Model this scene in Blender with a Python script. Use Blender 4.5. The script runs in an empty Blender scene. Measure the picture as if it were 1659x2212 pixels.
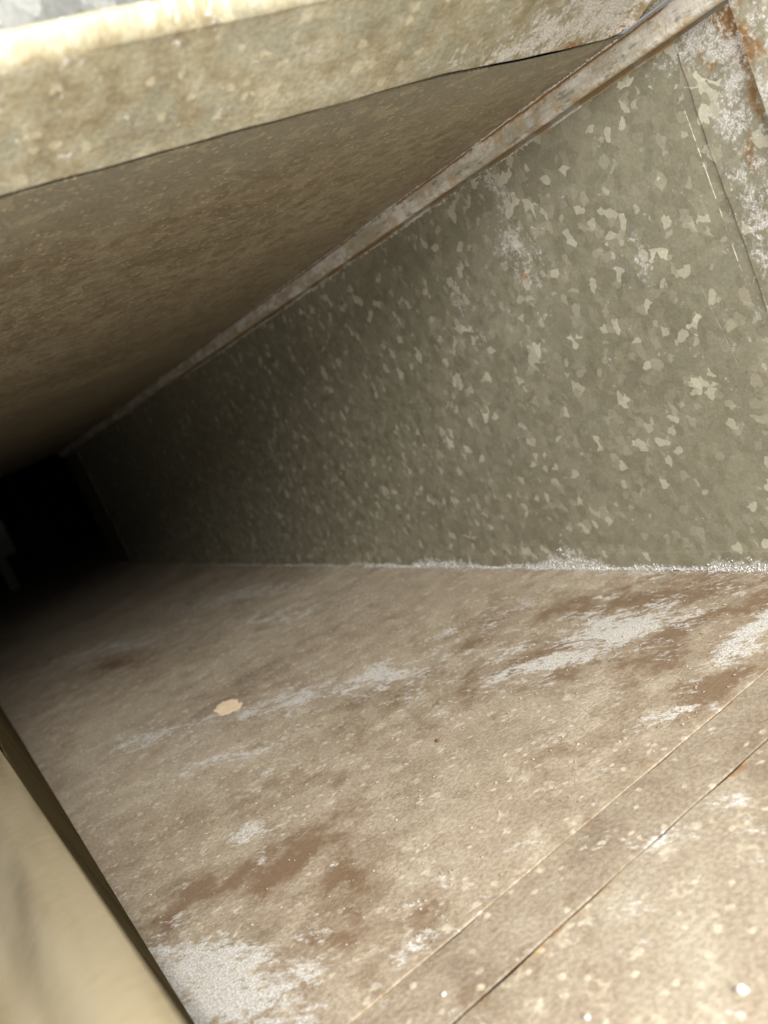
import bpy, math, random
import numpy as np
from mathutils import Matrix, Vector

random.seed(7)
rng = np.random.default_rng(11)
scene = bpy.context.scene
col = scene.collection

# ---------------------------------------------------------------- camera
# duct axes: x across (to the right wall), y along the duct, z up; metres; the camera is the origin
R = Matrix(((0.78884001, 0.42861563, -0.44047711),
            (-0.46672649, -0.04852674, -0.88306939),
            (-0.39987226, 0.9021828, 0.16176644)))
cd = bpy.data.cameras.new('camera')
cam = bpy.data.objects.new('camera', cd)
col.objects.link(cam)
cam.matrix_world = R.to_4x4()
cd.sensor_fit = 'HORIZONTAL'
cd.sensor_width = 36.0
cd.lens = 1928.94 / 1659.0 * 36.0
cd.clip_start = 0.005
cd.clip_end = 50.0
cd.dof.use_dof = True
cd.dof.focus_distance = 0.47
cd.dof.aperture_fstop = (cd.lens / 1000.0) / 0.0030
scene.camera = cam

# ---------------------------------------------------------------- world, lamps, exposure
w = bpy.data.worlds.new('World')
scene.world = w
w.use_nodes = True
bg = w.node_tree.nodes['Background']
bg.inputs['Color'].default_value = (0.97, 0.98, 1.0, 1)
bg.inputs['Strength'].default_value = 0.35

def lamp(name, kind, loc, power, color, **kw):
    l = bpy.data.lights.new(name, kind)
    l.energy = power
    l.color = color
    for k, v in kw.items():
        setattr(l, k, v)
    o = bpy.data.objects.new(name, l)
    col.objects.link(o)
    o.location = loc
    return o

# the small lamp held beside the lens
lamp('hand_lamp', 'POINT', (-0.010, -0.012, 0.020), 6.0, (1.0, 0.97, 0.90), shadow_soft_size=0.0035)
# daylight that enters by the open end behind the camera
day = lamp('open_end_daylight', 'AREA', (0.02, -0.95, 0.46), 50.0, (1.0, 0.972, 0.895),
           shape='RECTANGLE', size=0.6, size_y=0.4)
day.rotation_euler = (Vector((0.2, 0.6, -0.2)) - Vector((0.02, -0.95, 0.46))).to_track_quat('-Z', 'Y').to_euler()

vs = scene.view_settings
vs.view_transform = 'Standard'
vs.look = 'None'
vs.exposure = 0.0
vs.gamma = 1.0
vs.use_curve_mapping = False

# ---------------------------------------------------------------- node helpers
class NT:
    def __init__(self, name, plane='xy'):
        self.m = bpy.data.materials.new(name)
        self.m.use_nodes = True
        self.t = self.m.node_tree
        self.t.nodes.clear()
        self.out = self.t.nodes.new('ShaderNodeOutputMaterial')
        self.p = self.t.nodes.new('ShaderNodeBsdfPrincipled')
        self.t.links.new(self.p.outputs[0], self.out.inputs[0])
        self.obj = self.t.nodes.new('ShaderNodeTexCoord').outputs['Object']
        sp = self.t.nodes.new('ShaderNodeSeparateXYZ')
        self.t.links.new(self.obj, sp.inputs[0])
        self.axes = sp.outputs
        cb = self.t.nodes.new('ShaderNodeCombineXYZ')      # coordinates on the sheet itself
        for i, ch in enumerate(plane):
            self.t.links.new(sp.outputs['xyz'.index(ch)], cb.inputs[i])
        self.pos = cb.outputs[0]
    def put(self, sock, v):
        if isinstance(v, bpy.types.NodeSocket):
            self.t.links.new(v, sock)
        elif isinstance(v, (tuple, list)) and len(v) == 3 and sock.type == 'RGBA':
            sock.default_value = (*v, 1)
        else:
            sock.default_value = v
    def math(self, op, a, b=0.0, c=None, clamp=False):
        n = self.t.nodes.new('ShaderNodeMath')
        n.operation = op
        n.use_clamp = clamp
        self.put(n.inputs[0], a)
        self.put(n.inputs[1], b)
        if c is not None:
            self.put(n.inputs[2], c)
        return n.outputs[0]
    def vmath(self, op, a, b):
        n = self.t.nodes.new('ShaderNodeVectorMath')
        n.operation = op
        self.put(n.inputs[0], a)
        if op == 'SCALE':
            self.put(n.inputs[3], b)
        else:
            self.put(n.inputs[1], b)
        return n.outputs[0]
    def noise(self, scale, detail=3, rough=0.55, vec=None, color=False, dist=0.0):
        n = self.t.nodes.new('ShaderNodeTexNoise')
        n.noise_dimensions = '2D'
        self.put(n.inputs['Vector'], vec or self.pos)
        n.inputs['Scale'].default_value = scale
        n.inputs['Detail'].default_value = detail
        n.inputs['Roughness'].default_value = rough
        n.inputs['Distortion'].default_value = dist
        return n.outputs['Color' if color else 'Fac']
    def vor(self, scale, vec=None, rand=1.0, feature='F1'):
        n = self.t.nodes.new('ShaderNodeTexVoronoi')
        n.feature = feature
        n.voronoi_dimensions = '2D'
        self.put(n.inputs['Vector'], vec or self.pos)
        n.inputs['Scale'].default_value = scale
        n.inputs['Randomness'].default_value = rand
        return n
    def rgb(self, c):
        n = self.t.nodes.new('ShaderNodeSeparateColor')
        self.put(n.inputs[0], c)
        return n.outputs
    def xyz(self):
        return self.axes
    def step(self, x, lo, hi):
        n = self.t.nodes.new('ShaderNodeMapRange')
        n.interpolation_type = 'SMOOTHSTEP'
        self.put(n.inputs[0], x)
        n.inputs[1].default_value = lo
        n.inputs[2].default_value = hi
        n.inputs[3].default_value = 0
        n.inputs[4].default_value = 1
        return n.outputs[0]
    def mix(self, f, a, b, mode='MIX'):
        n = self.t.nodes.new('ShaderNodeMix')
        n.data_type = 'RGBA'
        n.blend_type = mode
        self.put(n.inputs[0], f)
        self.put(n.inputs[6], a)
        self.put(n.inputs[7], b)
        return n.outputs[2]
    def ramp(self, x, stops):
        n = self.t.nodes.new('ShaderNodeValToRGB')
        e = n.color_ramp.elements
        while len(e) < len(stops):
            e.new(0.5)
        for el, (p, c) in zip(e, stops):
            el.position = p
            el.color = (*c, 1)
        self.put(n.inputs[0], x)
        return n.outputs[0]
    def attr(self, name):
        n = self.t.nodes.new('ShaderNodeAttribute')
        n.attribute_name = name
        return n.outputs['Fac']
    def warp(self, scale, amount, detail=3):
        c = self.noise(scale, detail, 0.6, color=True)
        c = self.vmath('SUBTRACT', c, (0.5, 0.5, 0.5))
        return self.vmath('ADD', self.pos, self.vmath('SCALE', c, amount))
    def finish(self, color, rough=0.5, metallic=0.0, bump=None, bump_d=0.0004, spec=0.5, strength=0.5, facing=None):
        self.put(self.p.inputs['Base Color'], color)
        self.put(self.p.inputs['Roughness'], rough)
        self.put(self.p.inputs['Metallic'], metallic)
        self.p.inputs['Specular IOR Level'].default_value = spec
        if bump is not None:
            b = self.t.nodes.new('ShaderNodeBump')
            b.inputs['Strength'].default_value = strength
            b.inputs['Distance'].default_value = bump_d
            self.put(b.inputs['Height'], bump)
            if facing is not None:
                g = self.t.nodes.new('ShaderNodeNewGeometry').outputs['Normal']
                v = self.vmath('SCALE', self.vmath('SUBTRACT', facing, (0.5, 0.5, 0.5)), 0.18)
                v = self.vmath('NORMALIZE', self.vmath('ADD', g, v), (0, 0, 0))
                self.t.links.new(v, b.inputs['Normal'])
            self.t.links.new(b.outputs[0], self.p.inputs['Normal'])
        return self.m

WHITE = (0.78, 0.765, 0.75)
WHITE2 = (0.44, 0.425, 0.405)
RUST = (0.26, 0.135, 0.055)
RUST2 = (0.48, 0.35, 0.19)
BROWN = (0.165, 0.100, 0.055)

def stain_layers(n, c, rust=True, brown=False, wscale=90, streak=None):
    """corrosion and dirt laid over the zinc where the masks say, edges broken up by noise"""
    sv = None
    if streak is not None:
        mp = n.t.nodes.new('ShaderNodeMapping')
        n.put(mp.inputs['Vector'], n.pos)
        mp.inputs['Rotation'].default_value = (0, 0, streak)
        ms = n.vmath('MULTIPLY', mp.outputs[0], (0.55, 1.0, 1.0))
        sv = ms
    wob = n.math('ADD', n.math('MULTIPLY', n.noise(wscale * 0.7, 4, 0.65, vec=sv), 0.5), n.math('MULTIPLY', n.noise(wscale * 3.2, 4, 0.68, vec=sv), 0.5))
    wob2 = n.noise(wscale * 0.55, 6, 0.70)
    if brown:
        b = n.math('ADD', n.attr('brown'), n.math('MULTIPLY', n.math('SUBTRACT', wob2, 0.5), 1.7))
        c = n.mix(n.math('MULTIPLY', n.step(b, 0.30, 0.90), 0.80), c, BROWN)
        tide = n.math('MULTIPLY', n.step(b, 0.30, 0.38), n.math('SUBTRACT', 1.0, n.step(b, 0.40, 0.56)))
        c = n.mix(n.math('MULTIPLY', tide, 0.30), c, BROWN)
    if rust:
        r = n.math('ADD', n.attr('rust'), n.math('MULTIPLY', n.math('SUBTRACT', wob2, 0.5), 2.0))
        rc = n.mix(n.step(wob, 0.42, 0.60), RUST, RUST2)
        c = n.mix(n.math('MULTIPLY', n.step(r, 0.45, 0.85), 0.85), c, rc)
    a = n.math('ADD', n.attr('white'), n.math('MULTIPLY', n.math('SUBTRACT', wob, 0.5), 4.6))
    gr = n.noise(950, 3, 0.75)
    wc = n.mix(n.step(gr, 0.42, 0.58), WHITE2, WHITE)
    wc = n.mix(n.math('MULTIPLY', n.step(n.noise(330, 3, 0.6), 0.60, 0.66), 0.6), wc, (0.40, 0.42, 0.45))
    c = n.mix(n.math('MULTIPLY', n.step(a, 0.45, 1.05), 0.86), c, wc)
    if rust:
        r2 = n.math('ADD', n.attr('rust'), n.math('MULTIPLY', n.math('SUBTRACT', wob, 0.5), -2.4))
        c = n.mix(n.math('MULTIPLY', n.step(r2, 0.80, 1.15), 0.8), c, rc)
    return c

def mat_floor(name, light=1.0, spots=True):
    n = NT(name)
    big = n.noise(9, 4, 0.55)
    med = n.noise(38, 5, 0.6)
    fine = n.noise(420, 2, 0.7)
    t = n.math('ADD', n.math('MULTIPLY', big, 0.55), n.math('MULTIPLY', med, 0.45))
    k = light
    c = n.ramp(t, [(0.30, (0.268 * k, 0.211 * k, 0.157 * k)), (0.45, (0.365 * k, 0.300 * k, 0.232 * k)),
                   (0.56, (0.415 * k, 0.351 * k, 0.278 * k)), (0.70, (0.47 * k, 0.415 * k, 0.335 * k))])
    # faint crystal grains and pale oval drops
    wv = n.warp(60, 0.008)
    v1 = n.vor(95, wv)
    cr = n.rgb(v1.outputs['Color'])
    c = n.mix(n.math('MULTIPLY', n.step(cr[1], 0.2, 1.0), 0.20), c, (0.50 * k, 0.44 * k, 0.35 * k))
    c = n.mix(n.math('MULTIPLY', n.step(cr[2], 0.55, 1.0), 0.22), c, (0.27 * k, 0.215 * k, 0.155 * k))
    v2 = n.vor(80, n.warp(170, 0.010, 4))
    d2 = v2.outputs['Distance']
    r2 = n.rgb(v2.outputs['Color'])
    if spots:
        ring = n.math('MULTIPLY', n.step(d2, 0.16, 0.24), n.math('SUBTRACT', 1.0, n.step(d2, 0.30, 0.40)))
        c = n.mix(n.math('MULTIPLY', n.math('MULTIPLY', ring, n.step(r2[0], 0.66, 0.90)), 0.34), c, (0.60, 0.53, 0.42))
        dot = n.math('MULTIPLY', n.math('SUBTRACT', 1.0, n.step(d2, 0.12, 0.26)), n.step(r2[1], 0.72, 0.90))
        c = n.mix(n.math('MULTIPLY', dot, 0.60), c, (0.62, 0.57, 0.48))
    v3 = n.vor(210, n.warp(160, 0.003))
    r3 = n.rgb(v3.outputs['Color'])
    dot3 = n.math('MULTIPLY', n.math('SUBTRACT', 1.0, n.step(v3.outputs['Distance'], 0.2, 0.4)), n.step(r3[0], 0.88, 0.95))
    c = n.mix(n.math('MULTIPLY', dot3, 0.7), c, (0.62, 0.55, 0.44))
    c = n.mix(n.step(fine, 0.30, 0.70), n.mix(1.0, c, (0.80, 0.79, 0.77), 'MULTIPLY'), n.mix(1.0, c, (1.10, 1.10, 1.09), 'MULTIPLY'))
    c = stain_layers(n, c, brown=True, streak=math.radians(53))
    bump = n.noise(500, 2, 0.7)
    rough = n.math('ADD', 0.42, n.math('MULTIPLY', med, 0.3))
    return n.finish(c, rough, 0.0, bump, 0.0005, 0.5, 0.45)

def mat_spangle(name, k=1.0, bright=1.0, line=False, tint=(1, 1, 1), plane='yz'):
    n = NT(name, plane)
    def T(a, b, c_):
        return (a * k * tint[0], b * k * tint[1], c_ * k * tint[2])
    big = n.noise(7, 4, 0.55)
    wv = n.warp(110, 0.006, 2)
    va = n.vor(178, wv)
    ca = n.rgb(va.outputs['Color'])
    vb = n.vor(105, n.warp(75, 0.013, 2))
    cb = n.rgb(vb.outputs['Color'])
    vc = n.vor(300, wv)
    cc = n.rgb(vc.outputs['Color'])
    t = n.math('ADD', n.math('MULTIPLY', ca[1], 0.32), n.math('MULTIPLY', cb[0], 0.26))
    t = n.math('ADD', t, n.math('MULTIPLY', big, 0.32))
    t = n.math('ADD', t, n.math('MULTIPLY', cc[2], 0.10))
    c = n.ramp(t, [(0.22, T(0.225, 0.210, 0.150)), (0.46, T(0.285, 0.268, 0.198)), (0.64, T(0.335, 0.318, 0.24)), (0.85, T(0.41, 0.392, 0.305))])
    # grey-violet and green tinges from grain to grain
    c = n.mix(n.math('MULTIPLY', n.step(ca[2], 0.55, 1.0), 0.35), c, T(0.305, 0.268, 0.21))
    c = n.mix(n.math('MULTIPLY', n.step(cb[2], 0.6, 1.0), 0.30), c, T(0.272, 0.265, 0.21))
    # the few grains that flash pale, their glint put into the base colour
    m1 = n.math('MULTIPLY', n.step(ca[0], 0.945, 0.957), n.math('ADD', 0.45, n.math('MULTIPLY', ca[1], 0.55)))
    m2 = n.math('MULTIPLY', n.step(cc[0], 0.972, 0.985), 0.45)
    m3 = n.math('MULTIPLY', n.step(cb[0], 0.962, 0.970), n.step(ca[1], 0.45, 0.48))
    m4 = n.math('MULTIPLY', n.step(ca[2], 0.90, 0.93), 0.16)
    mm = n.math('MAXIMUM', n.math('MAXIMUM', m1, m4), n.math('MAXIMUM', m2, m3))
    c = n.mix(n.math('MULTIPLY', mm, 0.74 * bright), c, (0.70, 0.675, 0.555))
    fine = n.noise(520, 2, 0.7)
    c = n.mix(n.step(fine, 0.25, 0.75), n.mix(1.0, c, (0.90, 0.90, 0.89), 'MULTIPLY'), n.mix(1.0, c, (1.07, 1.07, 1.07), 'MULTIPLY'))
    if line:
        s = n.xyz()
        def vline(y0, half, z0, z1, kx=0.0):
            dy = n.math('ABSOLUTE', n.math('SUBTRACT', s[1], n.math('ADD', y0, n.math('MULTIPLY', s[2], kx))))
            f = n.math('SUBTRACT', 1.0, n.step(dy, half * 0.4, half))
            f = n.math('MULTIPLY', f, n.math('MULTIPLY', n.step(s[2], z0, z0 + 0.012), n.math('SUBTRACT', 1.0, n.step(s[2], z1 - 0.012, z1))))
            return n.math('MULTIPLY', f, n.step(n.noise(180, 3), 0.38, 0.55))
        c = n.mix(n.math('MULTIPLY', vline(0.3135, 0.00045, -0.04, 0.06), 0.95), c, (0.85, 0.80, 0.66))
        c = n.mix(n.math('MULTIPLY', vline(0.345, 0.0003, -0.09, -0.02, 0.12), 0.6), c, (0.6, 0.56, 0.42))
        hz = n.math('ABSOLUTE', n.math('ADD', s[2], 0.196))
        c = n.mix(n.math('MULTIPLY', n.math('SUBTRACT', 1.0, n.step(hz, 0.0003, 0.0008)), 0.35), c, (0.40, 0.37, 0.27))
    c = stain_layers(n, c, wscale=110)
    bump = n.noise(420, 1, 0.6)
    rough = n.math('ADD', 0.34, n.math('MULTIPLY', ca[2], 0.22))
    return n.finish(c, rough, 0.22, bump, 0.0004, 0.5, 0.15, facing=va.outputs['Color'])

def mat_ceiling(name):
    n = NT(name)
    big = n.noise(8, 4, 0.55)
    med = n.noise(120, 5, 0.65)
    v = n.vor(130, n.warp(80, 0.009))
    cv = n.rgb(v.outputs['Color'])
    t = n.math('ADD', n.math('MULTIPLY', big, 0.40), n.math('ADD', n.math('MULTIPLY', med, 0.40), n.math('MULTIPLY', cv[1], 0.20)))
    c = n.ramp(t, [(0.36, (0.215, 0.178, 0.115)), (0.5, (0.295, 0.25, 0.168)), (0.65, (0.38, 0.335, 0.24))])
    # cleaner grey zinc close to the lap at the front edge
    s = n.xyz()
    front = n.math('SUBTRACT', 1.0, n.step(n.math('ADD', s[1], n.math('MULTIPLY', n.math('SUBTRACT', n.noise(25, 4), 0.5), 0.06)), 0.325, 0.42))
    c = n.mix(n.math('MULTIPLY', front, 0.75), c, (0.30, 0.285, 0.225))
    m1 = n.math('MULTIPLY', n.step(cv[0], 0.86, 0.89), n.math('MULTIPLY', front, 0.5))
    c = n.mix(m1, c, (0.46, 0.42, 0.31))
    g = n.vor(330, n.warp(200, 0.004))
    cg = n.rgb(g.outputs['Color'])
    gl = n.math('MULTIPLY', n.step(cg[0], 0.86, 0.93), n.math('SUBTRACT', 1.0, n.step(g.outputs['Distance'], 0.2, 0.45)))
    c = n.mix(n.math('MULTIPLY', gl, 0.55), c, (0.70, 0.58, 0.40))  # ceiling glints painted as warm pale specks
    fine = n.noise(450, 2, 0.7)
    c = n.mix(n.step(fine, 0.28, 0.72), n.mix(1.0, c, (0.82, 0.80, 0.78), 'MULTIPLY'), n.mix(1.0, c, (1.10, 1.09, 1.08), 'MULTIPLY'))
    return n.finish(c, 0.46, 0.1, n.noise(450, 2, 0.7), 0.0005, 0.5, 0.5)

def mat_lip(name):
    n = NT(name)
    big = n.noise(14, 4, 0.6)
    med = n.noise(85, 6, 0.65)
    t = n.math('ADD', n.math('MULTIPLY', big, 0.45), n.math('MULTIPLY', med, 0.55))
    c = n.ramp(t, [(0.36, (0.235, 0.198, 0.128)), (0.47, (0.32, 0.285, 0.195)), (0.55, (0.365, 0.338, 0.25)), (0.66, (0.46, 0.435, 0.34))])
    v = n.vor(190, n.warp(150, 0.006))
    cv = n.rgb(v.outputs['Color'])
    c = n.mix(n.math('MULTIPLY', n.step(cv[0], 0.70, 0.95), 0.30), c, (0.33, 0.335, 0.265))
    c = n.mix(n.math('MULTIPLY', n.step(n.noise(36, 4, 0.6), 0.50, 0.62), 0.45), c, (0.275, 0.28, 0.225))
    sp = n.math('MULTIPLY', n.step(cv[1], 0.82, 0.90), n.math('SUBTRACT', 1.0, n.step(v.outputs['Distance'], 0.2, 0.5)))
    c = n.mix(n.math('MULTIPLY', sp, 0.6), c, (0.58, 0.53, 0.40))
    fine = n.noise(480, 2, 0.7)
    c = n.mix(n.step(fine, 0.28, 0.72), n.mix(1.0, c, (0.84, 0.83, 0.80), 'MULTIPLY'), n.mix(1.0, c, (1.09, 1.09, 1.09), 'MULTIPLY'))
    c = stain_layers(n, c, wscale=130)
    bump = n.noise(260, 3, 0.7)
    return n.finish(c, 0.42, 0.1, bump, 0.0006, 0.5, 0.5)

def mat_bead(name):
    """folded corner seam: chalky zinc with rust creeping in from both folds"""
    n = NT(name, 'yz')
    a = n.attr('across')
    stretch = n.vmath('MULTIPLY', n.pos, (0.22, 1, 1))
    wob = n.noise(60, 5, 0.65)
    c = n.mix(n.step(n.noise(70, 6, 0.68, vec=stretch), 0.40, 0.60), (0.45, 0.42, 0.34), (0.72, 0.69, 0.63))
    c = n.mix(n.math('MULTIPLY', n.step(n.noise(110, 4, 0.6, vec=stretch), 0.52, 0.66), 0.35), c, (0.36, 0.33, 0.25))
    c = n.mix(n.math('MULTIPLY', n.step(n.noise(260, 4, 0.65, vec=stretch), 0.58, 0.68), 0.6), c, (0.16, 0.15, 0.145))
    c = n.mix(n.math('MULTIPLY', n.step(n.noise(58, 5, 0.68), 0.50, 0.62), 0.60), c, (0.44, 0.33, 0.18))
    top = n.math('SUBTRACT', 1.0, n.step(n.math('ABSOLUTE', n.math('SUBTRACT', a, n.math('ADD', 0.16, n.math('MULTIPLY', wob, 0.10)))), 0.015, 0.07))
    c = n.mix(n.math('MULTIPLY', top, n.step(n.noise(26, 4), 0.30, 0.42)), c, (0.26, 0.125, 0.04))
    low = n.math('MULTIPLY', n.step(n.math('ADD', a, n.math('MULTIPLY', n.math('SUBTRACT', wob, 0.5), 0.6)), 0.52, 0.72), n.step(n.noise(24, 4), 0.42, 0.52))
    c = n.mix(n.math('MULTIPLY', low, 0.85), c, (0.36, 0.23, 0.10))
    edge = n.math('SUBTRACT', 1.0, n.step(a, 0.10, 0.16))
    c = n.mix(n.math('MULTIPLY', edge, n.step(n.noise(90, 5, 0.7), 0.35, 0.5)), c, (0.62, 0.60, 0.56))
    crease = n.math('MULTIPLY', n.step(a, 0.70, 0.80), n.math('SUBTRACT', 1.0, n.step(a, 0.90, 0.97)))
    c = n.mix(n.math('MULTIPLY', crease, 0.7), c, (0.10, 0.085, 0.055))
    fine = n.noise(300, 3, 0.7)
    return n.finish(c, 0.55, 0.05, fine, 0.0008, 0.4, 0.6)

def mat_plain(name, a, b, scale=60, rough=0.6, bump_scale=500, bd=0.0004, metallic=0.0, spec=0.4, plane_scale=None):
    n = NT(name)
    v = n.vmath('MULTIPLY', n.pos, plane_scale) if plane_scale else None
    c = n.mix(n.step(n.noise(scale, 3 if plane_scale else 5, 0.65, vec=v), 0.35, 0.65), a, b)
    c = n.mix(n.math('MULTIPLY', n.step(n.noise(scale * 6, 3, 0.6), 0.45, 0.6), 0.25), c, b)
    return n.finish(c, rough, metallic, n.noise(bump_scale, 3, 0.7), bd, spec, 0.5)

M = dict(
    floor=mat_floor('stained_zinc_floor'),
    strip_floor=mat_floor('dirty_zinc_strip', 0.84, False),
    near=mat_floor('dusty_zinc_sheet', 0.86),
    wall=mat_spangle('spangled_zinc_wall', line=True),
    far=mat_spangle('spangled_zinc_far', 0.45, 0.3),  # wall zinc darkened, dimness of the far end put into the colour
    ceiling=mat_ceiling('brown_zinc_ceiling'),
    lip=mat_lip('mottled_zinc_lip'),
    bead=mat_bead('chalky_seam'),
    strip=mat_spangle('pale_zinc_strip', 1.15, 0.5, tint=(1.02, 1.0, 1.02)),
    blue=mat_spangle('bluish_zinc', 0.30, 0.12, tint=(0.92, 1.0, 1.28), plane='xz'),
    bluedark=mat_plain('bluish_zinc_fold', (0.11, 0.125, 0.135), (0.2, 0.22, 0.23), 80, 0.45),
    flange=mat_plain('tan_zinc_flange', (0.10, 0.076, 0.042), (0.235, 0.198, 0.132), 24, 0.40, 200, plane_scale=(1, 0.10, 1)),  # light and dark bands along y paint the ledge's fold shading
    sidewall=mat_plain('olive_zinc_side', (0.045, 0.033, 0.014), (0.085, 0.065, 0.03), 50, 0.95, spec=0.05),  # far darker than the other zinc, shade beside the ledge put into the colour
    crust=mat_plain('white_zinc_crust', (0.52, 0.53, 0.53), (0.74, 0.74, 0.73), 160, 0.95, 700, 0.0006, spec=0.05),
    dark=mat_plain('dark_lining_gap_shade', (0.012, 0.011, 0.010), (0.02, 0.019, 0.017), 20, 0.95, spec=0.05),
    grey=mat_plain('grey_painted_metal', (0.055, 0.055, 0.046), (0.075, 0.075, 0.064), 30, 0.6),
    peach=mat_plain('peach_paint', (0.82, 0.64, 0.46), (0.88, 0.72, 0.54), 90, 0.7),
    rustchip=mat_plain('rust_flake', (0.14, 0.055, 0.028), (0.2, 0.09, 0.045), 300, 0.8),
    grit=mat_plain('pale_grit', (0.26, 0.215, 0.16), (0.46, 0.41, 0.34), 150, 0.95, spec=0.05),
    speck=mat_plain('white_drop', (0.62, 0.61, 0.58), (0.72, 0.71, 0.69), 200, 0.6),
)

# ---------------------------------------------------------------- object helpers
def tag(o, label=None, cat=None, group=None, kind=None):
    if label: o['label'] = label
    if cat: o['category'] = cat
    if group: o['group'] = group
    if kind: o['kind'] = kind
    return o

def thing(name, label, cat, loc=(0, 0, 0), group=None):
    o = bpy.data.objects.new(name, None)
    o.empty_display_size = 0.05
    col.objects.link(o)
    return tag(o, label, cat, group)

def link_mesh(name, verts, faces, mat, parent=None, smooth=None, attrs=None):
    me = bpy.data.meshes.new(name)
    me.from_pydata([tuple(map(float, v)) for v in verts], [], faces)
    me.validate()
    if smooth is not None:
        me.polygons.foreach_set('use_smooth', smooth if not isinstance(smooth, bool) else [smooth] * len(me.polygons))
    for k, v in (attrs or {}).items():
        a = me.attributes.new(k, 'FLOAT', 'POINT')
        a.data.foreach_set('value', np.asarray(v, dtype=np.float32))
    me.materials.append(mat)
    me.update()
    o = bpy.data.objects.new(name, me)
    col.objects.link(o)
    o.parent = parent
    return o

def blobs(U, V, L):
    """soft patches: centre, long axis, short axis (metres on the sheet) and strength"""
    out = np.zeros_like(U)
    for cx, cy, ax, ay, bx, by, s in L:
        det = ax * by - ay * bx
        if abs(det) < 1e-9:
            continue
        du, dv = U - cx, V - cy
        p = (du * by - dv * bx) / det
        q = (-du * ay + dv * ax) / det
        out = np.maximum(out, s * np.exp(-0.70 * (p * p + q * q) ** 0.75))
    return out

def sheet(name, P, thick, mat, parent=None, attrs=None, flip=False):
    """P: (nu, nv, 3) grid of the visible face; thick: vector to the hidden face; rim gets its own verts"""
    nu, nv = P.shape[:2]
    th = np.asarray(thick, float)
    top = P.reshape(-1, 3)
    bot = (P + th).reshape(-1, 3)
    N = nu * nv
    I = np.arange(N).reshape(nu, nv)
    a, b, c, d = I[:-1, :-1].ravel(), I[1:, :-1].ravel(), I[1:, 1:].ravel(), I[:-1, 1:].ravel()
    f1 = np.stack([a, b, c, d], 1)
    f2 = np.stack([d, c, b, a], 1) + N
    if flip:
        f1, f2 = f1[:, ::-1], f2[:, ::-1]
    ring = list(I[:, 0]) + list(I[-1, 1:]) + list(I[::-1, -1][1:]) + list(I[0, ::-1][1:-1])
    m = len(ring)
    rv = np.concatenate([top[ring], bot[ring]])
    rim = []
    for i in range(m):
        j = (i + 1) % m
        q = [2 * N + i, 2 * N + m + i, 2 * N + m + j, 2 * N + j]
        rim.append(q[::-1] if not flip else q)
    verts = np.concatenate([top, bot, rv])
    faces = f1.tolist() + f2.tolist() + rim
    smooth = [True] * (2 * len(f1)) + [False] * m
    at = {}
    for k, v in (attrs or {}).items():
        v = np.asarray(v).ravel()
        at[k] = np.concatenate([v, v, v[ring], v[ring]])
    return link_mesh(name, verts, faces, mat, parent, smooth, at)

def wave(U, V, seed, amp, n=7, lo=2, hi=11):
    """gentle unevenness of thin sheet metal"""
    r = np.random.default_rng(seed)
    z = np.zeros_like(U)
    for _ in range(n):
        k = r.uniform(lo, hi)
        t = r.uniform(0, 2 * math.pi)
        z += np.sin((U * math.cos(t) + V * math.sin(t)) * k * 2 * math.pi * 0.6 + r.uniform(0, 6.28)) / (1 + k * 0.5)
    return z * amp

ZF, ZC, XR = -0.209, 0.0955, 0.400
YJ, YEND = 2.115, 2.28

def ygrid(y0, y1, n, p=1.8):
    t = np.linspace(0, 1, n)
    return y0 + (y1 - y0) * (0.25 * t + 0.75 * t ** p)

# ---------------------------------------------------------------- the duct that runs away into the dark
FLOOR_WHITE = [
    (0.3191, 0.4169, 0.0323, -0.0282, -0.015, -0.0222, 1.3), (0.2816, 0.4284, 0.0267, -0.0259, -0.0107, -0.0138, 1.15),
    (0.3401, 0.3974, 0.0277, -0.0165, -0.0148, -0.0166, 0.8), (0.3406, 0.3253, 0.029, -0.0058, -0.0263, -0.0047, 1.5),
    (0.3088, 0.3194, 0.0151, -0.0141, -0.0051, -0.0052, 0.95), (0.2278, 0.578, 0.0259, -0.0299, -0.0121, -0.0245, 1.05),
    (0.1907, 0.6279, 0.0296, -0.0253, -0.0077, -0.0208, 0.98), (0.1622, 0.6588, 0.0172, -0.0187, -0.0054, -0.0164, 0.95),
    (0.0945, 0.7462, 0.034, -0.0418, -0.0044, -0.0245, 0.85), (0.1103, 0.6047, 0.0363, -0.0387, -0.0033, -0.0145, 0.7),
    (0.0243, 0.3676, 0.0194, -0.0431, -0.0135, -0.0212, 1.35), (0.0218, 0.4011, 0.0111, -0.0283, -0.0016, -0.0126, 1.0),
    (0.2446, 0.3164, 0.028, -0.0109, -0.0056, -0.0079, 0.6), (0.0907, 0.3054, 0.0086, -0.0028, -0.002, -0.0049, 0.95),
    (0.1184, 0.3251, 0.0045, -0.0026, -0.0022, -0.0049, 0.8), (0.1011, 0.3273, 0.0034, -0.0023, -0.0018, -0.004, 0.8),
    (0.0823, 0.4758, 0.0114, -0.0156, -0.0034, -0.011, 0.75), (0.3083, 1.1263, 0.0428, -0.1288, -0.0147, -0.0493, 0.75),
    (0.1552, 1.2367, 0.0665, -0.1288, -0.0083, -0.0554, 0.7), (0.2857, 0.88, 0.0381, -0.0858, -0.0111, -0.0314, 0.65),
    (0.3236, 0.5435, 0.0226, -0.0124, -0.0088, -0.0139, 0.6), (0.298, 0.5773, 0.012, -0.0091, -0.0057, -0.01, 0.6),
    (0.30, 0.47, 0.11, -0.09, 0.03, 0.05, 0.42), (0.17, 0.62, 0.09, -0.09, 0.03, 0.06, 0.36)]
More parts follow.
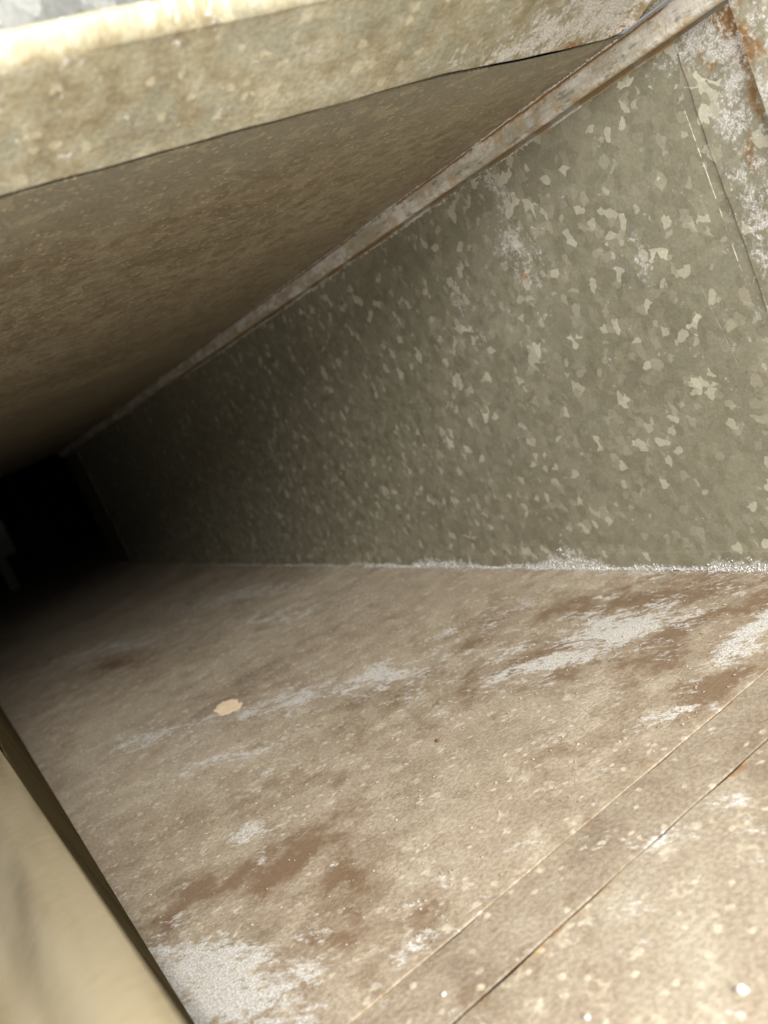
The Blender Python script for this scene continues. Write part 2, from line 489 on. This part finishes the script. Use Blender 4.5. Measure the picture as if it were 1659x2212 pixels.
FLOOR_BROWN = [
    (0.0809, 0.421, 0.0252, 0.0029, -0.0003, -0.0157, 1.2), (0.0409, 0.4543, 0.0172, -0.0049, -0.0005, -0.0178, 1.1),
    (0.0251, 0.4447, 0.0105, 0.0008, 0.0009, -0.0141, 0.9), (0.0876, 0.3815, 0.0107, 0.0105, 0.0016, -0.0096, 1.1),
    (0.089, 0.3691, 0.0347, 0.0336, 0.0021, -0.028, 0.62), (0.1047, 0.4269, 0.0155, -0.0253, -0.0057, -0.0172, 0.8),
    (0.3656, 0.412, 0.017, -0.0534, -0.015, -0.0148, 1.05), (0.3561, 0.3518, 0.0231, -0.0143, -0.0123, -0.0107, 1.0),
    (0.2733, 0.4029, 0.0323, -0.0323, -0.0096, -0.014, 0.8), (0.2968, 0.3627, 0.0266, -0.0233, -0.0159, -0.0173, 0.85),
    (0.2762, 0.3083, 0.0239, -0.0093, -0.0116, -0.0118, 1.1), (0.3236, 0.5435, 0.0312, -0.0297, -0.0172, -0.0272, 0.6),
    (0.2883, 0.5269, 0.0112, -0.0083, -0.0076, -0.0129, 0.95), (0.1411, 1.1106, 0.0266, -0.0408, -0.0075, -0.0475, 0.95),
    (0.221, 0.5322, 0.0369, -0.0293, -0.0093, -0.0213, 0.7), (0.1206, 0.4928, 0.0332, -0.0372, -0.006, -0.0199, 0.5),
    (0.0721, 0.3371, 0.0146, 0.0007, -0.0008, -0.0224, 0.8), (0.0494, 0.3368, 0.0111, -0.0134, -0.0032, -0.0162, 0.55),
    (0.0998, 0.3196, 0.0115, -0.0046, -0.0025, -0.0111, 0.7),
    (0.062, 0.440, 0.045, 0.000, 0.000, 0.012, 0.95), (0.100, 0.425, 0.022, 0.006, -0.004, 0.016, 0.95),
    (0.098, 0.380, 0.010, 0.034, 0.012, -0.004, 0.85), (0.082, 0.350, 0.012, 0.030, 0.010, -0.004, 0.75),
    (0.30, 0.44, 0.10, -0.075, 0.02, 0.03, 0.78), (0.35, 0.46, 0.03, -0.06, 0.02, 0.02, 0.9), (0.335, 0.365, 0.05, -0.03, 0.012, 0.02, 0.85), (0.26, 0.33, 0.05, -0.02, 0.01, 0.02, 0.6)]
WALL_WHITE = [
    (0.2793, 0.0646, -0.0014, -0.0126, 0.0181, 0.006, 1.2), (0.2933, 0.0796, -0.0029, -0.0126, 0.0175, 0.0002, 1.1),
    (0.2831, 0.0457, 0.0032, -0.0142, 0.0072, 0.0023, 0.95), (0.2895, 0.0169, 0.0043, -0.0311, 0.0102, 0.0019, 0.75),
    (0.2947, -0.0162, 0.0045, -0.0325, 0.0102, -0.0013, 0.8), (0.4685, 0.0574, 0.005, -0.0237, 0.0093, 0.0018, 0.68),
    (0.4705, 0.0263, -0.0031, -0.0235, 0.0147, 0.0015, 0.82), (0.4666, 0.0723, 0.0003, -0.0123, 0.0071, 0.0012, 0.8),
    (0.377, -0.0123, 0.0028, -0.0132, 0.0081, 0.0011, 0.6), (0.5431, 0.0106, -0.0007, -0.0256, 0.009, 0.0006, 0.5),
    (0.2935, 0.0404, -0.0002, -0.0127, 0.0063, 0.0017, 0.8), (0.2913, 0.0585, -0.0022, -0.0078, 0.0078, 0.0016, 0.8)]
WALL_RUST = [
    (0.2767, 0.0739, -0.0024, -0.0131, 0.0084, 0.0023, 1.2), (0.2902, 0.0867, -0.0066, -0.0101, 0.0104, 0.0024, 0.9),
    (0.2703, 0.0673, 0.0037, -0.0217, 0.0035, 0.0008, 1.0), (0.274, 0.0456, 0.0023, -0.0187, 0.0032, 0.0005, 0.85),
    (0.2935, 0.0664, -0.0014, -0.0097, 0.0078, 0.0017, 0.5), (0.2889, 0.0051, 0.0103, -0.0538, 0.0046, 0.0007, 0.55),
    (0.4691, 0.0098, 0.0004, -0.0047, 0.0039, 0.0002, 1.0)]
WALL_RUST = [b[:6] + (b[6] * 0.8,) for b in WALL_RUST]

duct = thing('duct_section', 'long spangled galvanised steel duct with rusty seam running back into the dark', 'duct')

xs, ys = np.linspace(0.000, 0.402, 130), ygrid(0.2935, YEND, 420)
U, V = np.meshgrid(xs, ys, indexing='ij')
Z = ZF + wave(U, V, 3, 0.0005) * np.clip((V - 0.27) / 0.2, 0, 1)
near_lap = np.exp(-((V - 0.297) / 0.004) ** 2)
sheet('bottom_panel', np.stack([U, V, Z], -1), (0, 0, -0.0011), M['floor'], duct,
      dict(white=blobs(U, V, FLOOR_WHITE) + 0.25 * np.exp(-((XR - U) / 0.012) ** 2),
           brown=blobs(U, V, FLOOR_BROWN) + 0.25 * np.exp(-((XR - U) / 0.02) ** 2),
           rust=0.42 * near_lap * np.clip((U - 0.09) / 0.1, 0, 1)))

def crust_height(y):
    h = 0.0035 + 0.0018 * np.sin(y * 37) + 0.0014 * np.sin(y * 83 + 1)
    h = h + 0.0075 * np.exp(-((y - 0.545) / 0.035) ** 2) + 0.003 * np.exp(-((y - 0.74) / 0.05) ** 2)
    return h * np.clip((1.35 - y) / 0.5, 0.15, 1)

def right_wall(name, y0, y1, n, mat, dx=0.0, z0=ZF, z1=ZC + 0.001, nz=130):
    yy, zz = ygrid(y0, y1, n), np.linspace(z0, z1, nz)
    V, W = np.meshgrid(yy, zz, indexing='ij')
    X = XR + dx + wave(V, W, 5, 0.0004)
    X = X - 0.0007 * (1 - np.clip((W + 0.196) / 0.0025, 0, 1))
    wht = blobs(V, W, WALL_WHITE)
    fr = 1.35 * np.exp(-((W - ZF) / crust_height(V)) ** 2 * 0.7)
    return sheet(name, np.stack([X, V, W], -1), (0.0011, 0, 0), mat, duct,
                 dict(white=np.maximum(wht, fr), rust=blobs(V, W, WALL_RUST)), flip=True)

right_wall('side_panel', 0.271, YJ, 420, M['wall'])
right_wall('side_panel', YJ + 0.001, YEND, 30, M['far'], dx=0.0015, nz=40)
# raised vertical lap where the far length of wall is joined
yy, zz = np.linspace(YJ - 0.02, YJ + 0.012, 6), np.linspace(ZF, ZC, 40)
V, W = np.meshgrid(yy, zz, indexing='ij')
sheet('joint_strip', np.stack([XR - 0.0008 + 0 * V, V, W], -1), (0.0006, 0, 0), M['far'], duct,
      dict(white=0 * V, rust=0 * V), flip=True)

def lip_edge(x):
    t = np.clip((x - 0.232) / 0.126, 0, 1)
    return 0.2990 + 0.0160 * t * t * (3 - 2 * t)
xs, ys = np.linspace(-0.12, 0.402, 130), ygrid(0.3, YEND, 380)
U, V = np.meshgrid(xs, ys, indexing='ij')
V = V + (lip_edge(U) * 1.0324 + 0.0034 - 0.3) * (YEND - V) / (YEND - 0.3)
sheet('top_panel', np.stack([U, V, ZC + wave(U, V, 9, 0.0006)], -1), (0, 0, 0.0011), M['ceiling'], duct, flip=True)

# added black sheet above the lip, its colour making the shaded slit
xs2, ys2 = np.linspace(-0.12, 0.392, 30), np.linspace(0.2665, 0.41, 10)
U2, V2 = np.meshgrid(xs2, ys2, indexing='ij')
sheet('slit_shade_sheet', np.stack([U2, V2, 0.1045 + 0 * U2], -1), (0, 0, 0.001), M['dark'], duct, flip=True)

# left wall: low beside the opening, full height farther in
def left_wall(name, y0, y1, ztop, n):
    yy, t = np.linspace(y0, y1, n), np.linspace(0, 1, 40)
    V, T = np.meshgrid(yy, t, indexing='ij')
    Zl = ZF + (ztop - ZF) * T
    X = 0.0105 - 0.0145 * np.clip((Zl - ZF) / 0.104, 0, 1) - 0.004 * np.clip((Zl + 0.105) / 0.2, 0, 1)
    X = X - 0.003 * np.exp(-((Zl - ZF) / 0.004) ** 2) + wave(V, Zl, 21, 0.0004)
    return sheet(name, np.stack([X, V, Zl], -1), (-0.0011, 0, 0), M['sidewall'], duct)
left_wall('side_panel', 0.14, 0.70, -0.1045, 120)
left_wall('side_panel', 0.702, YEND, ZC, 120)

# folded corner seam along the top of the right wall
prof = [(0.3938, 0.0957), (0.3926, 0.0953), (0.3918, 0.0944), (0.3916, 0.0932), (0.3919, 0.0900), (0.3921, 0.0870), (0.3923, 0.0838), (0.3928, 0.0820), (0.3942, 0.0812), (0.3968, 0.0814), (0.3990, 0.0822), (0.3996, 0.0800), (0.3999, 0.0788)]
def bead_mesh(name, prof, y0, y1, n, mat, parent, seed, rough=0.0007):
    yy = ygrid(y0, y1, n, 2.0)
    r = np.random.default_rng(seed)
    P = np.zeros((n, len(prof), 3))
    s1 = np.cumsum(r.normal(0, 1, n)); s1 = (s1 - np.linspace(s1[0], s1[-1], n)) / 14
    for i, y in enumerate(yy):
        for j, (x, z) in enumerate(prof):
            e = math.sin(math.pi * j / (len(prof) - 1))
            bump = (math.sin(y * 33 + 0.3 * j) * 0.5 + math.sin(y * 143 + 2 * j) * 0.25 + r.normal(0, 0.22)) * rough * 0.5
            P[i, j] = (x + bump * e * 0.8, y, z + (bump * 0.6 + 0.0004 * np.clip(s1[i], -2, 2)) * (1 - 0.4 * e) * (0 if j == 0 else 1))
    across = np.tile(np.linspace(0, 1, len(prof)), (n, 1))
    return sheet(name, P, (0.0006, 0, 0.0002), mat, parent, dict(across=across), flip=False)
bead_mesh('corner_seam', prof, 0.262, YEND, 520, M['bead'], duct, 4, 0.0013)

# pale cleat that covers the joint at the near end of the right wall
yy, zz = np.linspace(0.2715, 0.3062, 24), np.linspace(ZF + 0.0015, 0.0800, 150)
V, W = np.meshgrid(yy, zz, indexing='ij')
Vj = V + np.where(V > 0.304, 0.0004 * np.sin(W * 60) + 0.0002 * np.sin(W * 310), 0)
sheet('wall_cleat', np.stack([XR - 0.0005 + 0 * V, Vj, W], -1), (0.0002, 0, 0), M['wall'], duct,
      dict(white=blobs(V, W, WALL_WHITE) * 0.8 + 0.15, rust=blobs(V, W, WALL_RUST) + 0.12), flip=True)

def lumps(name, spots, mat, parent):
    """ragged lumps of zinc oxide, one small faceted pebble per spot"""
    base = np.array([(1, 0, 0), (0, 1, 0), (-1, 0, 0), (0, -1, 0), (0, 0, 1), (0, 0, -1), (.6, .6, .6), (-.6, .6, .6), (.6, -.6, .6), (-.6, -.6, .6)])
    tri = [(0, 6, 8), (0, 1, 6), (1, 7, 6), (1, 2, 7), (2, 9, 7), (2, 3, 9), (3, 8, 9), (3, 0, 8), (4, 6, 7), (4, 7, 9), (4, 9, 8), (4, 8, 6), (5, 1, 0), (5, 2, 1), (5, 3, 2), (5, 0, 3)]
    vs, fs = [], []
    for (p, s) in spots:
        k = len(vs)
        q = base * (1 + rng.normal(0, 0.28, base.shape)) * np.asarray(s)
        vs += (q + np.asarray(p)).tolist()
        fs += [tuple(i + k for i in f) for f in tri]
    o = link_mesh(name, vs, fs, mat, parent, False)
    return tag(o, kind='stuff')

spots = []
for y in np.concatenate([rng.uniform(0.30, 0.9, 2000), rng.uniform(0.5, 0.6, 500), rng.uniform(0.9, 1.5, 300)]):
    h = float(crust_height(np.array(y)))
    dz = abs(rng.normal(0, 0.55)) * h
    s = rng.uniform(0.0002, 0.00055)
    if rng.random() < 0.55:
        spots.append(((XR - rng.uniform(0, 0.0012), y, ZF + min(dz, h * 1.25)), (0.0004, s * 1.1, s * 1.5)))
    else:
        spots.append(((XR - abs(rng.normal(0, 0.0022)), y, ZF + 0.0003), (s * 1.3, s * 1.6, s * 0.35)))
sp2 = []
for y in np.concatenate([rng.uniform(0.33, 0.9, 1000), rng.uniform(0.9, 2.0, 300)]):
    g = rng.uniform(0.0002, 0.0006)
    sp2.append(((0.3925 - abs(rng.normal(0, 0.0009)), y, 0.0952 - rng.uniform(0, 0.0008)), (g, g * 2.2, g * 0.6)))
for y in rng.uniform(0.42, 1.2, 500):
    g = rng.uniform(0.0002, 0.00045)
    sp2.append(((0.3996, y, 0.0788 - abs(rng.normal(0, 0.0007))), (0.0004, g * 2.4, g)))
lumps('corrosion_crust', sp2, M['crust'], duct)['label'] = 'thin white corrosion along the folded top seam'
lumps('corrosion_crust', spots, M['crust'], duct)['label'] = 'ragged white zinc corrosion along the foot of the wall'

# ---------------------------------------------------------------- near collar that laps the duct
LIP_WHITE = [
    (0.3484, 0.2931, 0.023, -0.0075, 0.0321, 0.0281, 1.2), (0.3213, 0.2988, 0.022, -0.0017, 0.0138, 0.0134, 1.1),
    (0.2969, 0.3031, 0.0284, 0.0033, 0.0059, 0.0064, 1.0), (0.1318, 0.2234, -0.0027, -0.0123, 0.0046, 0.0041, 0.85),
    (0.1332, 0.2391, -0.003, -0.0102, 0.0061, 0.0039, 0.8), (0.09, 0.2358, 0.0006, -0.0097, 0.0054, 0.0038, 0.6)]
LIP_RUST = [
    (0.3805, 0.3212, 0.0084, -0.0201, 0.0144, 0.0123, 1.15), (0.3423, 0.3151, 0.0256, 0.0035, 0.0079, 0.0075, 0.9),
    (0.2267, 0.2999, 0.0, -0.0076, 0.0066, 0.0071, 0.6), (0.0983, 0.2154, 0.0265, 0.0008, 0.0023, 0.0066, 0.55)]
NEAR_WHITE = [
    (0.1815, 0.2566, 0.0093, -0.0038, -0.0035, -0.0054, 0.8), (0.2045, 0.2458, 0.0056, -0.0023, -0.0024, -0.0031, 0.85),
    (0.1486, 0.2117, 0.0085, -0.0026, -0.0024, -0.0038, 0.5), (0.1689, 0.2775, 0.0107, -0.0028, -0.0023, -0.005, 0.5),
    (0.1783, 0.2215, 0.0081, -0.0056, -0.0022, -0.0036, 0.5)]

collar = thing('duct_collar', 'near collar of dusty tan sheet metal lapped onto the open end of the duct', 'duct collar')
def floor_piece(name, y0, y1, z, x0, mat, seed, wob):
    xs, ys = np.linspace(x0, 0.399, 150), np.linspace(y0, y1, 60)
    U, V = np.meshgrid(xs, ys, indexing='ij')
    edge = np.clip((V - (y1 - 0.004)) / 0.004, 0, 1)
    V2 = V + edge * (0.0004 * np.sin(U * 47) + 0.0003 * np.sin(U * 160 + 1) + wob * (U - 0.2))
    Zp = z + wave(U, V, seed, 0.0001) + 0.0001 * edge * np.sin(U * 60 + seed)
    return sheet(name, np.stack([U, V2, Zp], -1), (0, 0, -0.0010), mat, collar,
                 dict(white=blobs(U, V, NEAR_WHITE), brown=0.25 * np.exp(-((V - 0.262) / 0.006) ** 2) + 0 * U,
                      rust=(0.30 + 0.5 * np.sin(U * 31 + seed) ** 2) * np.exp(-((V - y1) / 0.0012) ** 2)))
floor_piece('lap_strip', 0.2587, 0.2918, ZF + 0.0003, 0.012, M['strip_floor'], 31, 0.0)
floor_piece('bottom_panel', -0.16, 0.2564, ZF + 0.0008, 0.012, M['near'], 32, 0.003)
# added dark sheet under the two butted joints, gap shade in its colour
xs, ys = np.linspace(0.012, 0.399, 40), np.linspace(0.245, 0.31, 12)
U, V = np.meshgrid(xs, ys, indexing='ij')
sheet('joint_shade_sheet', np.stack([U, V, ZF - 0.0045 + 0 * U], -1), (0, 0, -0.001), M['dark'], collar)

# right side of the collar
yy, zz = np.linspace(-0.16, 0.2705, 60), np.linspace(ZF + 0.0045, 0.14, 90)
V, W = np.meshgrid(yy, zz, indexing='ij')
sheet('side_panel', np.stack([XR - 0.0035 + wave(V, W, 41, 0.0003), V, W], -1), (0.001, 0, 0), M['strip'], collar,
      dict(white=0.55 + 0 * V, rust=blobs(V, W, [(0.268, 0.07, 0.004, 0.0, 0.0, 0.03, 0.9)]) + 0.15), flip=True)

yy, zz = np.linspace(0.20, 0.36, 30), np.linspace(0.0962, 0.15, 20)
V, W = np.meshgrid(yy, zz, indexing='ij')
sheet('corner_gusset', np.stack([0.3905 + 0 * V, V, W], -1), (0.001, 0, 0), M['strip'], collar,
      dict(white=0.8 + 0 * V, rust=0.6 + 0 * V), flip=True)
xs, yy = np.linspace(0.3775, 0.3925, 8), np.linspace(0.20, 0.330, 60)
U, V = np.meshgrid(xs, yy, indexing='ij')
sheet('corner_tab', np.stack([U, V, 0.0975 + 0.0004 * np.sin(V * 90) + 0 * U], -1), (0, 0, 0.001), M['lip'], collar,
      dict(white=0.75 + 0 * U, rust=0.7 + 0 * U), flip=True)
# top lip: flat under the duct ceiling, bent up towards the camera
xs = np.linspace(-0.12, 0.3772, 200)
prof_y = np.concatenate([np.linspace(0, 1, 90)])
P = np.zeros((len(xs), 120, 3))
for i, x in enumerate(xs):
    ye = float(lip_edge(x))
    c = (x - 0.3650) / 0.012
    if c > 0:
        ye -= 0.012 * (1 - math.sqrt(max(0.0, 1 - min(c, 1) ** 2)))
    ye += 0.0005 * math.sin(x * 70) + 0.0003 * math.sin(x * 190)
    yb = 0.2530
    for j in range(95):
        s = j / 94
        y = ye + (yb - ye) * s
        P[i, j] = (x, y, 0.0922 + 0.35 * (ye - y) + 0.0003 * math.sin(x * 25 + y * 40))
    for j in range(95, 120):
        a0 = math.atan(0.35)
        a = a0 + (j - 94) / 25 * (math.radians(95) - a0)
        zb = 0.0922 + 0.35 * (ye - yb)
        P[i, j] = (x, yb - 0.0075 * (math.sin(a) - math.sin(a0)), zb + 0.0075 * (math.cos(a0) - math.cos(a)))
U, V = P[..., 0], P[..., 1]
bendband = np.zeros_like(U); bendband[:, 95:] = 1
sheet('top_lip', P, (0, 0.0006, 0.0009), M['lip'], collar,
      dict(white=blobs(U, V, LIP_WHITE), rust=np.maximum(blobs(U, V, LIP_RUST), 0.38 * bendband)))

# ---------------------------------------------------------------- outer frame above the lip
frame = thing('outer_frame', 'blurred bluish galvanised frame above the bent tan lip', 'metal frame')
def upright(name, y, z0, z1, mat, seed):
    xs, zz = np.linspace(-0.2, 0.42, 60), np.linspace(z0, z1, 30)
    U, W = np.meshgrid(xs, zz, indexing='ij')
    return sheet(name, np.stack([U, y + wave(U, W, seed, 0.0003), W], -1), (0, 0.0012, 0), mat, frame,
                 dict(white=-0.6 + 0 * U, rust=0 * U))
upright('back_plate', 0.2623, 0.1081, 0.1328, M['bluedark'], 51)
upright('face_plate', 0.2572, 0.1165, 0.2477, M['blue'], 52)
xs = np.linspace(-0.2, 0.42, 80)
P = np.zeros((80, 10, 3))
for i, x in enumerate(xs):
    for j in range(10):
        a = j / 9 * math.pi
        P[i, j] = (x, 0.2570 - 0.0012 * math.sin(a), 0.1170 - 0.0012 * math.cos(a) + 0.0002 * math.sin(x * 80))
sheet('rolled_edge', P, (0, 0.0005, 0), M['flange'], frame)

# ---------------------------------------------------------------- ledge at the left of the opening
ledge = thing('side_ledge', 'blurred tan metal ledge folded out along the low left wall', 'metal ledge')
# edge line at z=-0.100 : (0.0027, 0.186) -> (-0.0056, 0.476)
def edge_x(y):
    return 0.0027 + (y - 0.186) * (-0.0083 / 0.29)
yy = np.linspace(-0.10, 0.699, 160)
t = np.linspace(0, 1, 110) ** 1.4
V, T = np.meshgrid(yy, t, indexing='ij')
EX = edge_x(V)
X = EX - 0.20 * T
Q = T * 0.20
Zl = -0.100 + 0.0030 * np.sin(np.clip(Q / 0.016, 0, 1) * math.pi * 0.5) - 0.010 * np.exp(-((Q - 0.030 - 0.03 * (V - 0.3)) / 0.011) ** 2) - 0.02 * np.clip(Q - 0.05, 0, 1) + wave(X, V, 61, 0.0003, 6, 3, 14)* np.clip(T / 0.05, 0, 1)
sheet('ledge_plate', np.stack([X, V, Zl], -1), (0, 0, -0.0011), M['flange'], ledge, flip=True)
tt = np.linspace(0, 1, 8)
V, T = np.meshgrid(yy, tt, indexing='ij')
X = edge_x(V) - 0.0012 - 0.0016 * T + 0.0003 * np.sin(V * 120)
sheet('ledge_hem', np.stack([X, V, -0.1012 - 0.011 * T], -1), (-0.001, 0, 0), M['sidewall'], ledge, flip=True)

# ---------------------------------------------------------------- dark chamber behind the far end
room = thing('plenum_box', 'black chamber that the far end of the duct opens into', 'chamber')
def quad(name, a, b, c, d, mat, parent):
    P = np.array([[a, d], [b, c]], float)
    n = np.cross(P[1, 0] - P[0, 0], P[0, 1] - P[0, 0]); n = n / np.linalg.norm(n) * 0.003
    return sheet(name, P, -n, mat, parent)
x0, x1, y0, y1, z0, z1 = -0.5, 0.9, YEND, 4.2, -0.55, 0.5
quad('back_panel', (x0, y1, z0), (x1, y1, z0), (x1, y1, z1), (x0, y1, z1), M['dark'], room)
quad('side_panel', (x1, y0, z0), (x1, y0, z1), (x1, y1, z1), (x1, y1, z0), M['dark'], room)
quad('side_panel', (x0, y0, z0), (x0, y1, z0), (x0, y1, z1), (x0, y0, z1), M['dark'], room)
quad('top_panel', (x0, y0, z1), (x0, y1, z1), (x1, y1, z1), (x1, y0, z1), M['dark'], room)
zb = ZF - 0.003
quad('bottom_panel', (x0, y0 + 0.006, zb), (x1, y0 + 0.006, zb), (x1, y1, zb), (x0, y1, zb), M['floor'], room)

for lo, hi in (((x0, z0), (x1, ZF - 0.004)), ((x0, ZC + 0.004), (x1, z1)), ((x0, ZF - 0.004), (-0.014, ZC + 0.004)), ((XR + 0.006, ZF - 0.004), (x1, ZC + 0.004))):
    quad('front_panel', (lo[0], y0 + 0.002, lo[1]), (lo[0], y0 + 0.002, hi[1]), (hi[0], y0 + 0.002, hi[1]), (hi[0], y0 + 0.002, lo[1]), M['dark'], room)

def box(name, lo, hi, mat, parent=None, bev=0.004):
    import bmesh
    bm = bmesh.new()
    bmesh.ops.create_cube(bm, size=1)
    for v in bm.verts:
        v.co = Vector([(lo[i] + hi[i]) / 2 + v.co[i] * (hi[i] - lo[i]) for i in range(3)])
    bmesh.ops.bevel(bm, geom=list(bm.edges), offset=bev, segments=2, affect='EDGES')
    me = bpy.data.meshes.new(name)
    bm.to_mesh(me); bm.free()
    me.materials.append(mat)
    o = bpy.data.objects.new(name, me); col.objects.link(o); o.parent = parent
    return o
blade = thing('damper_housing', 'faint grey metal box deep in the black far end', 'metal box')
box('housing', (0.06, 3.0, -0.104), (0.272, 3.10, 0.012), M['grey'], blade)
box('bracket', (0.205, 3.02, ZF - 0.003), (0.235, 3.05, -0.1045), M['grey'], blade, 0.003)

# ---------------------------------------------------------------- bits lying on the sheet
def flat_flake(name, outline, z, h, mat, seed):
    r = np.random.default_rng(seed)
    n = len(outline)
    cx, cy = np.mean(outline, axis=0)
    bot = [(x, y, z) for x, y in outline]
    mid = [(x + (cx - x) * 0.06, y + (cy - y) * 0.06, z + h * r.uniform(0.8, 1.2)) for x, y in outline]
    top = [(x + (cx - x) * 0.5, y + (cy - y) * 0.5, z + h * r.uniform(0.9, 1.4)) for x, y in outline]
    vs = bot + mid + top + [(cx, cy, z + h * 1.2)]
    fs = [tuple(reversed(range(n)))]
    for i in range(n):
        j = (i + 1) % n
        fs += [(i, j, n + j, n + i), (n + i, n + j, 2 * n + j, 2 * n + i), (2 * n + i, 2 * n + j, 3 * n)]
    return link_mesh(name, vs, fs, mat)

def ragged(outline, k, amp, seed):
    r = np.random.default_rng(seed)
    out = []
    n = len(outline)
    for i in range(n):
        a, b = np.array(outline[i]), np.array(outline[(i + 1) % n])
        for s in range(k):
            out.append(tuple(a + (b - a) * s / k + r.normal(0, amp, 2)))
    return out

def disc(x, y, rx, ry, n, seed):
    r = np.random.default_rng(seed)
    return [(x + rx * math.cos(a) * r.uniform(0.85, 1.15), y + ry * math.sin(a) * r.uniform(0.85, 1.15)) for a in np.linspace(0, 2 * math.pi, n, endpoint=False)]
tag(flat_flake('paint_flake', ragged(disc(0.1507, 0.7035, 0.0105, 0.0215, 17, 8), 3, 0.0012, 1), ZF + 0.0007, 0.00015, M['peach'], 1),
    'peach coloured paint flake lying on the stained duct floor', 'flake')
tag(flat_flake('rust_chip', disc(0.1889, 0.4341, 0.0010, 0.0020, 9, 2), ZF + 0.0003, 0.0008, M['rustchip'], 2),
    'tiny red brown rust chip on the duct floor', 'rust chip')
for (x, y, r_, z, lab, s) in [
        (0.1349, 0.1844, 0.0017, ZF + 0.0033, 'largest round white speck on the near tan sheet', 3),
        (0.1017, 0.2166, 0.0009, ZF + 0.0033, 'small white speck on the near tan sheet near the lap edge', 4),
        (0.0804, 0.2696, 0.0009, ZF + 0.0014, 'small white speck on the strip between the two lap lines', 5)]:
    tag(flat_flake('white_speck', disc(x, y, r_, r_ * 1.1, 12, s), z, 0.0004, M['speck'], s), lab, 'speck', 'white specks on the collar floor')

spots = []
for _ in range(1300):
    if rng.random() < 0.25:
        cx, cy, ax, ay, bx, by, st = FLOOR_WHITE[rng.integers(0, len(FLOOR_WHITE))]
        p, q = rng.normal(0, 0.8), rng.normal(0, 0.8)
        x, y = cx + ax * p + bx * q, cy + ay * p + by * q
    else:
        x, y = rng.uniform(0.02, 0.39), 0.30 + 0.9 * rng.random() ** 1.5
    if not (0.016 < x < 0.395 and 0.297 < y < 1.5):
        continue
    g = rng.uniform(0.0002, 0.00065)
    spots.append(((x, y, ZF + 0.0004 + g * 0.2), (g * 1.2, g * rng.uniform(0.8, 1.9), g * 0.7)))
grit = lumps('loose_grit', spots, M['grit'], None)
tag(grit, 'fine pale grit and dust scattered over the duct floor', 'grit', kind='stuff')
